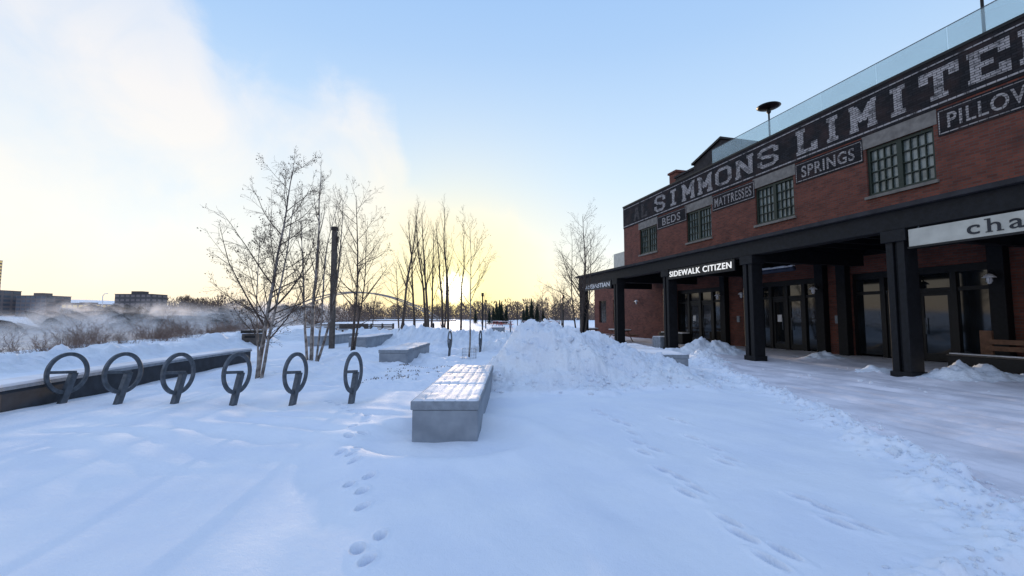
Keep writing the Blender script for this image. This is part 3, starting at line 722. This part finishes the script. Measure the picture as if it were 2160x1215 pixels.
LET={
'S':[[(.88,.68),(.88,.80),(.74,.90),(.26,.90),(.12,.80),(.12,.66),(.26,.55),(.74,.45),(.88,.34),(.88,.20),(.74,.10),(.26,.10),(.12,.20),(.12,.32)]],
'I':[[(.5,.05),(.5,.95)],[(.16,.92),(.84,.92)],[(.16,.08),(.84,.08)]],
'M':[[(.17,.05),(.17,.95)],[(.83,.05),(.83,.95)],[(.17,.90),(.5,.34)],[(.5,.34),(.83,.90)],[(0,.07),(.34,.07)],[(.66,.07),(1,.07)],[(0,.93),(.2,.93)],[(.8,.93),(1,.93)]],
'O':[[(.28,.10),(.72,.10),(.88,.24),(.88,.76),(.72,.90),(.28,.90),(.12,.76),(.12,.24),(.28,.10)]],
'N':[[(.17,.05),(.17,.95)],[(.83,.05),(.83,.95)],[(.19,.88),(.81,.12)],[(0,.07),(.34,.07)],[(.66,.93),(1,.93)]],
'L':[[(.27,.05),(.27,.95)],[(.05,.92),(.50,.92)],[(.05,.09),(.9,.09)],[(.90,.0),(.90,.36)]],
'T':[[(.5,.05),(.5,.95)],[(.05,.91),(.95,.91)],[(.09,1),(.09,.64)],[(.91,1),(.91,.64)],[(.26,.08),(.74,.08)]],
'E':[[(.24,.05),(.24,.95)],[(.05,.91),(.92,.91)],[(.05,.09),(.92,.09)],[(.24,.5),(.66,.5)],[(.90,1),(.90,.66)],[(.90,0),(.90,.34)]],
'D':[[(.22,.05),(.22,.95)],[(.04,.91),(.70,.91),(.88,.76),(.88,.24),(.70,.09),(.04,.09)]],
'A':[[(.16,.05),(.5,.95)],[(.5,.95),(.84,.05)],[(.28,.34),(.72,.34)],[(0,.06),(.3,.06)],[(.7,.06),(1,.06)]],
}
def slab(body,x0,x1,z0,z1,m,parent,y):
    cells=len(body); cw=(x1-x0)/cells
    for k,ch in enumerate(body):
        if ch not in LET: continue
        G=Geo(); w=cw*(.58 if ch=='I' else .84); ox=x0+cw*k+(cw-w)/2; hh=(z1-z0); zb=z0; q=0
        if k==0 and body!='AL': hh*=1.10; zb-=.05
        for pl_ in LET[ch]:
            for (ax_,az_),(bx,bz) in zip(pl_[:-1],pl_[1:]):
                A=Vector((ox+ax_*w,zb+az_*hh)); B_=Vector((ox+bx*w,zb+bz*hh)); d=B_-A; l=d.length; d/=l
                vert=abs(d.y)>abs(d.x); t=(TT*1.2 if vert else TT*.72)*hh/2*1.0; n=Vector((-d.y,d.x))*t
                ext=t*.35 if len(pl_)>2 else 0; A=A-d*ext; B_=B_+d*ext; q+=1; yy=y-q*.0012
                G.quad((A.x-n.x,yy,A.y-n.y),(B_.x-n.x,yy,B_.y-n.y),(B_.x+n.x,yy,B_.y+n.y),(A.x+n.x,yy,A.y+n.y))
        G.obj('painted_letter',m,parent)
slab('SIMMONS',-28.4,-17.2,9.33,10.45,'faded',bl,-.036)
slab('LIMITED',-16.5,-7.3,9.33,10.45,'faded',bl,-.036)
slab('AL',-31.3,-29.2,9.34,10.42,'ghost',bl,-.036)
for body,a,b_,f in (('BEDS',-28.0,-24.65,.66),('MATTRESSES',-22.2,-18.95,.94),('SPRINGS',-16.45,-13.3,.85),('PILLOWS',-10.7,-7.55,.88)):
    pn=Geo().box(a,b_,-.03,-.003,7.95,8.93).obj('painted_panel','paint',bl)
    G=Geo(); t=.035
    G.box(a+.03,b_-.03,-.036,-.031,8.02,8.02+t); G.box(a+.03,b_-.03,-.036,-.031,8.86-t,8.86); G.box(a+.03,a+.03+t,-.036,-.031,8.056,8.824); G.box(b_-.03-t,b_-.03,-.036,-.031,8.056,8.824)
    G.obj('painted_border','faded2',pn)
    w=(b_-a)*f*.93; textobj('painted_letters',body,(a+b_)/2-w/2,-.034,8.17,w,.54,'faded2',pn,.018,.004,1.12)
def sign(label,s0,s1,z0,z1,boardm):
    e=thing('shop_sign',label,'sign',FW(-s0,12.74,z0),TH); w=s0-s1
    Geo().box(0,w,0,.08,0,z1-z0).obj('board',boardm,e,bevel=.005)
    for x in (.2,w-.2): Geo().tube([(x,.04,z1-z0),(x,.12,z1-z0+.15)],.015,5).obj('bracket','metal',e)
    return e,w
e,w=sign('black hanging sign with glowing white capital letters',18.25,14.0,3.33,3.79,'black')
textobj('letters','SIDEWALK CITIZEN',.14,-.003,.11,w-.28,.26,'letteron',e,.014,.02,1.12)
e,w=sign('long cream sign with dark typewriter lettering',8.05,3.6,3.32,3.76,'cream')
Geo().box(-.04,w+.04,.01,.09,-.05,-.003).obj('frame','black',e)
def tl(body,x0,z0,cell,xh,parent):
    for k,ch in enumerate(body):
        asc=ch in 'hb'; hgt=xh*1.42 if asc else xh; w_=cell*.62; x=x0+k*cell
        lo=textobj('letter',ch,x+(cell-w_)/2,-.003,z0,w_,hgt,'letterdark',parent,.006,.01)
        G=Geo(); s_=.02
        if ch in 'hr': G.box(x+cell*.10,x+cell*.42,-.0145,-.004,z0-.001,z0+s_)
        if ch in 'h': G.box(x+cell*.62,x+cell*.94,-.0145,-.004,z0-.001,z0+s_)
        if ch in 'a': G.box(x+cell*.78,x+cell*.95,-.0145,-.004,z0-.001,z0+s_)
        if ch in 'hb': G.box(x+cell*.06,x+cell*.28,-.0145,-.004,z0+hgt-s_,z0+hgt+.001)
        if ch in 'c': G.box(x+cell*.70,x+cell*.82,-.0145,-.004,z0+xh*.66,z0+xh*.90)
        if G.v: G.obj('serif','letterdark',lo).location=(-lo.location.x,-lo.location.y,-lo.location.z)
tl('charbar',1.12,.08,.36,.215,e)
e,w=sign('dark hanging sign with small white letters',28.2,24.0,3.33,3.79,'letterdark')
textobj('small_letters','PHIL &',.12,-.003,.14,.75,.18,'white',e,.01,.01)
textobj('letters','SEBASTIAN',1.05,-.003,.10,w-1.2,.28,'white',e,.02,.01)

def make_lamp(x,y):
    e=thing('wall_lamp','white caged glass wall lamp on dark bracket','lamp',FW(x,y,2.72),TH,'caged wall lamps')
    Geo().tube([(0,.0,.12),(0,-.12,.26),(0,-.26,.26),(0,-.30,.16)],.018,6).obj('bracket','black',e)
    Geo().lathe([(.02,.17),(.07,.15),(.16,.06),(.165,.04),(.05,.05)],0,-.30,16).obj('shade','white',e,True)
    Geo().lathe([(.06,.04),(.075,-.06),(.05,-.14),(.001,-.16)],0,-.30,14).obj('globe','white',e,True)
    G=Geo()
    for k in range(6):
        a=k*math.pi/3; G.tube([(.085*math.cos(a),-.30+.085*math.sin(a),.04),(.09*math.cos(a),-.30+.09*math.sin(a),-.08),(0,-.30,-.18)],.006,3)
    G.obj('cage','metal',e); return e
l0=make_lamp(-9.3,18.75-.33)
for x in (-11.9,-15.3,-19.5,-21.3,-26.2,-30.6):
    yy=18.42 if x in(-15.3,-19.5,-21.3,-26.2) else 18.72
    copy_thing(l0,FW(x,yy,2.72))
for x in (-20.0,-10.4):
    e=thing('roof_lamp','dark disc topped lamp standing on roof terrace','lamp',FW(x,21,10.75),TH,'disc lamps on the roof terrace')
    Geo().tube([(0,0,0),(0,0,2.7)],.05,10).obj('pole','black',e)
    Geo().lathe([(.05,2.65),(.12,2.75),(.11,2.9),(.05,3.0)],n=16).obj('lamp_housing','black',e,True)
    Geo().lathe([(.001,2.98),(.5,3.03),(.64,3.10),(.6,3.13),(.001,3.17)],n=28).obj('lamp_shade','black',e,True)
e=thing('wooden_bench','wooden bench with slatted back on dark base','bench',FW(-9.7,16.7,-.09),TH)
Geo().box(0,6.5,0,.7,0,.42).obj('base','black',e,bevel=.01)
G=Geo()
for k in range(5): G.box(0,6.5,-.03+k*.15,.09+k*.15,.425,.47)
G.obj('seat','post',e)
G=Geo(); 
for k in range(2): G.box(.6,6.4,.62,.66,.60+k*.2,.74+k*.2)
G.obj('backrest','wood',e)
for x in (.6,3.2,5.8): Geo().box(x-.14,x+.14,.67,.76,.1,1.2).obj('post','wood',e)
Geo().box(.05,6.45,0.0,.3,.472,.50).obj('snow_cover','cap',e,bevel=.01)
make_picnic(FW(-26.4,14.6,-.07),TH,'wood','wooden picnic table under the canopy')
make_picnic(FW(-30.5,14.3,-.07),TH,'wood','wooden picnic table beyond the canopy')
e=thing('planter_box','dark square planter by the shop entrance','planter',FW(-23.8,17.0,-.07),TH)
Geo().box(-1.2,1.2,-.35,.35,0,.62).obj('box','black',e,bevel=.02); Geo().box(-1.1,1.1,-.25,.25,.6,.68).obj('soil','cap',e,bevel=.02)
e=thing('concrete_block','square grey concrete block beside column','block',FW(-19.4,13.1,-.07),TH)
Geo().box(-.35,.35,-.35,.35,0,.6).obj('body','capside',e,bevel=.03); Geo().box(-.33,.33,-.33,.33,.602,.64).obj('snow_cover','cap',e,bevel=.02)
e=thing('rolled_awning','rolled dark awning with snow on top','awning',FW(-14.8,15.2,3.45),TH)
Geo().tube([(-1.2,0,0),(1.2,0,0)],.10,12).obj('fabric_roll','fabric',e,True)
G=Geo(); R=random.Random(2)
for k in range(13): G.box(-1.15+k*.18,-.975+k*.18,-.08,.08,.06,.10+R.uniform(.01,.06))
G.obj('snow_cover','cap',e,bevel=.015)
for x in (-1,1): Geo().tube([(x,0,.1),(x,0,.65)],.02,5).obj('hanger','black',e)

# ---------------------------------------------------------------- river steam: soft-edged puffs
def steam():
    m=bpy.data.materials.new('steam'); m.use_nodes=True; nt=m.node_tree; nt.nodes.clear(); L=nt.links.new
    out=nt.nodes.new('ShaderNodeOutputMaterial'); df=nt.nodes.new('ShaderNodeBsdfDiffuse'); tl_=nt.nodes.new('ShaderNodeBsdfTranslucent'); tr=nt.nodes.new('ShaderNodeBsdfTransparent')
    df.inputs[0].default_value=(.97,.94,.93,1); tl_.inputs[0].default_value=(1,.94,.9,1)
    m1=nt.nodes.new('ShaderNodeMixShader'); m1.inputs[0].default_value=.5; L(df.outputs[0],m1.inputs[1]); L(tl_.outputs[0],m1.inputs[2])
    lw=nt.nodes.new('ShaderNodeLayerWeight'); lw.inputs[0].default_value=.5
    inv=nt.nodes.new('ShaderNodeMath'); inv.operation='SUBTRACT'; inv.inputs[0].default_value=1; L(lw.outputs['Facing'],inv.inputs[1])
    pw=nt.nodes.new('ShaderNodeMath'); pw.operation='POWER'; L(inv.outputs[0],pw.inputs[0]); pw.inputs[1].default_value=2.4
    tc=nt.nodes.new('ShaderNodeTexCoord'); n=nt.nodes.new('ShaderNodeTexNoise'); n.inputs['Scale'].default_value=.11; n.inputs['Detail'].default_value=7; n.inputs['Distortion'].default_value=.6; L(tc.outputs['Object'],n.inputs['Vector'])
    mr=nt.nodes.new('ShaderNodeMapRange'); L(n.outputs['Fac'],mr.inputs[0]); mr.inputs[1].default_value=.36; mr.inputs[2].default_value=.62; mr.inputs[4].default_value=.62
    mu=nt.nodes.new('ShaderNodeMath'); mu.operation='MULTIPLY'; L(pw.outputs[0],mu.inputs[0]); L(mr.outputs[0],mu.inputs[1])
    m2=nt.nodes.new('ShaderNodeMixShader'); L(mu.outputs[0],m2.inputs[0]); L(tr.outputs[0],m2.inputs[1]); L(m1.outputs[0],m2.inputs[2]); L(m2.outputs[0],out.inputs[0])
    M['steam']=m; R=random.Random(3); G=Geo()
    for k in range(40):
        Yk=R.uniform(45,300); t=R.uniform(8,60+.35*Yk); x=bankline(Yk)-t; a=R.uniform(7,20)*(.6+Yk/250); h=R.uniform(2.5,6.0)*(.7+Yk/170)
        base=len(G.v); nu,nv=20,10; cz=-3+h*R.uniform(.1,.6)
        for j in range(nv+1):
            ph=math.pi*j/nv
            for i in range(nu):
                th=2*math.pi*i/nu; G.v.append((x+a*math.sin(ph)*math.cos(th)-h*.8*math.cos(ph),Yk+a*.7*math.sin(ph)*math.sin(th),cz+h*math.cos(ph)))
        for j in range(nv):
            for i in range(nu):
                i2=(i+1)%nu; G.f.append((base+j*nu+i,base+(j+1)*nu+i,base+(j+1)*nu+i2,base+j*nu+i2))
    o=G.obj('river_steam','steam',None,True); o['kind']='stuff'; o['label']='low steam drifting over cold river'; o['category']='steam'
steam()

# ---------------------------------------------------------------- world
SAZ=math.radians(-7.6); SEL=math.radians(3.9)
SD=Vector((math.sin(SAZ)*math.cos(SEL),math.cos(SAZ)*math.cos(SEL),math.sin(SEL)))
wd=bpy.data.worlds.new('World'); S.world=wd; wd.use_nodes=True; nt=wd.node_tree; nt.nodes.clear(); L=nt.links.new
def N(t,**k):
    n=nt.nodes.new(t)
    for a,b in k.items(): setattr(n,a,b)
    return n
def MA_(op,a,b=None,c=None,clamp=False):
    n=N('ShaderNodeMath',operation=op,use_clamp=clamp)
    for i,v in enumerate((a,b,c)):
        if v is None: continue
        if isinstance(v,(int,float)): n.inputs[i].default_value=v
        else: L(v,n.inputs[i])
    return n.outputs[0]
def ramp(fac,els):
    r=N('ShaderNodeValToRGB'); cr=r.color_ramp
    while len(cr.elements)<len(els): cr.elements.new(.5)
    for e_,(p,c) in zip(cr.elements,els):
        e_.position=p; e_.color=(*c,1) if hasattr(c,'__len__') else (c,c,c,1)
    L(fac,r.inputs[0]); return r.outputs[0]
def mixc(f,a,b):
    n=N('ShaderNodeMixRGB')
    for i,v in enumerate((f,a,b)):
        if isinstance(v,(int,float)): n.inputs[i].default_value=v
        elif isinstance(v,tuple): n.inputs[i].default_value=(*v,1)
        else: L(v,n.inputs[i])
    return n.outputs[0]
tc=N('ShaderNodeTexCoord'); D=tc.outputs['Generated']
sx=N('ShaderNodeSeparateXYZ'); L(D,sx.inputs[0])
az=MA_('DEGREES',MA_('ARCTAN2',sx.outputs[0],sx.outputs[1])); el=MA_('DEGREES',MA_('ARCSINE',sx.outputs[2]))
elc=MA_('MAXIMUM',el,0)
base=ramp(MA_('DIVIDE',elc,90),[(0,(.94,.85,.76)),(4/90,(.88,.86,.86)),(9/90,(.75,.83,.93)),(17/90,(.59,.76,.95)),(32/90,(.39,.59,.90)),(45/90,(.29,.50,.87)),(58/90,(.40,.58,.93)),(1,(.46,.64,.98))])  # zenith stops, out of view, raised above mid sky to brighten the snow
azn=MA_('MULTIPLY_ADD',az,1/180,.5,clamp=True)
pts=[(-90,25),(-60,44),(-44,40),(-38,33),(-35,28.5),(-28,27),(-20,27),(-15.5,24.5),(-13.5,19),(-11,15.5),(-4,14),(1.3,13.5),(5.6,7.5),(8,0),(90,0)]
bd=MA_('MULTIPLY',ramp(azn,[((a+90)/180,e_/60) for a,e_ in pts]),60)
def noise(sc,det,rough=.55,dist=0):
    n=N('ShaderNodeTexNoise'); n.inputs['Scale'].default_value=sc; n.inputs['Detail'].default_value=det; n.inputs['Roughness'].default_value=rough; n.inputs['Distortion'].default_value=dist
    L(D,n.inputs['Vector']); return n.outputs['Fac']
nz=noise(7,8,.55,.6)
dd=MA_('ADD',MA_('SUBTRACT',bd,el),MA_('MULTIPLY_ADD',nz,16,-8))
mr=N('ShaderNodeMapRange',interpolation_type='SMOOTHSTEP'); L(dd,mr.inputs[0]); mr.inputs[1].default_value=-1.8; mr.inputs[2].default_value=4.8
n2=noise(5,8,.55,.5)
n2m=N('ShaderNodeMapRange'); L(n2,n2m.inputs[0]); n2m.inputs[1].default_value=.36; n2m.inputs[2].default_value=.64; n2m.inputs[3].default_value=.42; n2m.inputs[4].default_value=.95
pf=MA_('MULTIPLY',MA_('MULTIPLY',mr.outputs[0],n2m.outputs[0]),ramp(MA_('DIVIDE',elc,50),[(0,.8),(.45,.95),(.7,.55),(1,.35)]))
pc=ramp(MA_('DIVIDE',elc,40),[(0,(.94,.82,.74)),(.25,(1.0,.91,.81)),(.6,(.95,.89,.86)),(1,(.80,.84,.92))])
c1=mixc(pf,base,pc)
vd=N('ShaderNodeVectorMath',operation='DOT_PRODUCT'); L(D,vd.inputs[0]); vd.inputs[1].default_value=SD
sd=MA_('MAXIMUM',vd.outputs['Value'],0)
gl1=MA_('MULTIPLY',MA_('POWER',sd,8),.50)
lowf=MA_('POWER',2.718,MA_('DIVIDE',elc,-14))
c2=mixc(MA_('MULTIPLY',gl1,lowf),c1,(1.05,.87,.62))
c2b=mixc(MA_('MULTIPLY',MA_('POWER',sd,32),.62),c2,(1.10,.90,.50))
c3=mixc(MA_('MULTIPLY',MA_('POWER',sd,110),.75),c2b,(1.20,1.0,.42))
c3b=mixc(MA_('MULTIPLY',MA_('POWER',sd,600),.9),c3,(1.5,1.3,.62))
core=MA_('MULTIPLY',MA_('POWER',sd,5000),3)
c4=mixc(MA_('MINIMUM',core,1),c3b,(4,3.7,2.6))
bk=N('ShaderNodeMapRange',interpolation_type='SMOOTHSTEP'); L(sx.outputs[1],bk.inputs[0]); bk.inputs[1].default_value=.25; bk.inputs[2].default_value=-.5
c5=mixc(MA_('MULTIPLY',bk.outputs[0],.6),c4,(.56,.68,.98))  # unseen sky behind camera given added pale blue fill for the snow
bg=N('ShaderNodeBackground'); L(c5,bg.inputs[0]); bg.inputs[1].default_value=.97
sky=N('ShaderNodeTexSky',sky_type='NISHITA'); sky.sun_disc=False; sky.sun_elevation=SEL; sky.sun_rotation=SAZ; sky.air_density=1; sky.dust_density=0
bg2=N('ShaderNodeBackground'); L(sky.outputs[0],bg2.inputs[0]); bg2.inputs[1].default_value=.05
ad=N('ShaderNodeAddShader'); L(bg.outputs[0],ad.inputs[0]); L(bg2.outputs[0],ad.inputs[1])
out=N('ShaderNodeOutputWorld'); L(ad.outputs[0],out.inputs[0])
sl=bpy.data.lights.new('sun','SUN'); sl.energy=3.0; sl.angle=math.radians(.7); sl.color=(1,.76,.52)
so=bpy.data.objects.new('sun',sl); COL.objects.link(so); so.rotation_euler=SD.to_track_quat('Z','Y').to_euler()
cd=bpy.data.cameras.new('camera'); cd.lens=15.33; cd.sensor_width=36; cd.clip_end=8000; cd.clip_start=.05
co=bpy.data.objects.new('camera',cd); COL.objects.link(co); co.location=(0,0,1.5); co.rotation_euler=(math.radians(93.9),0,0); S.camera=co
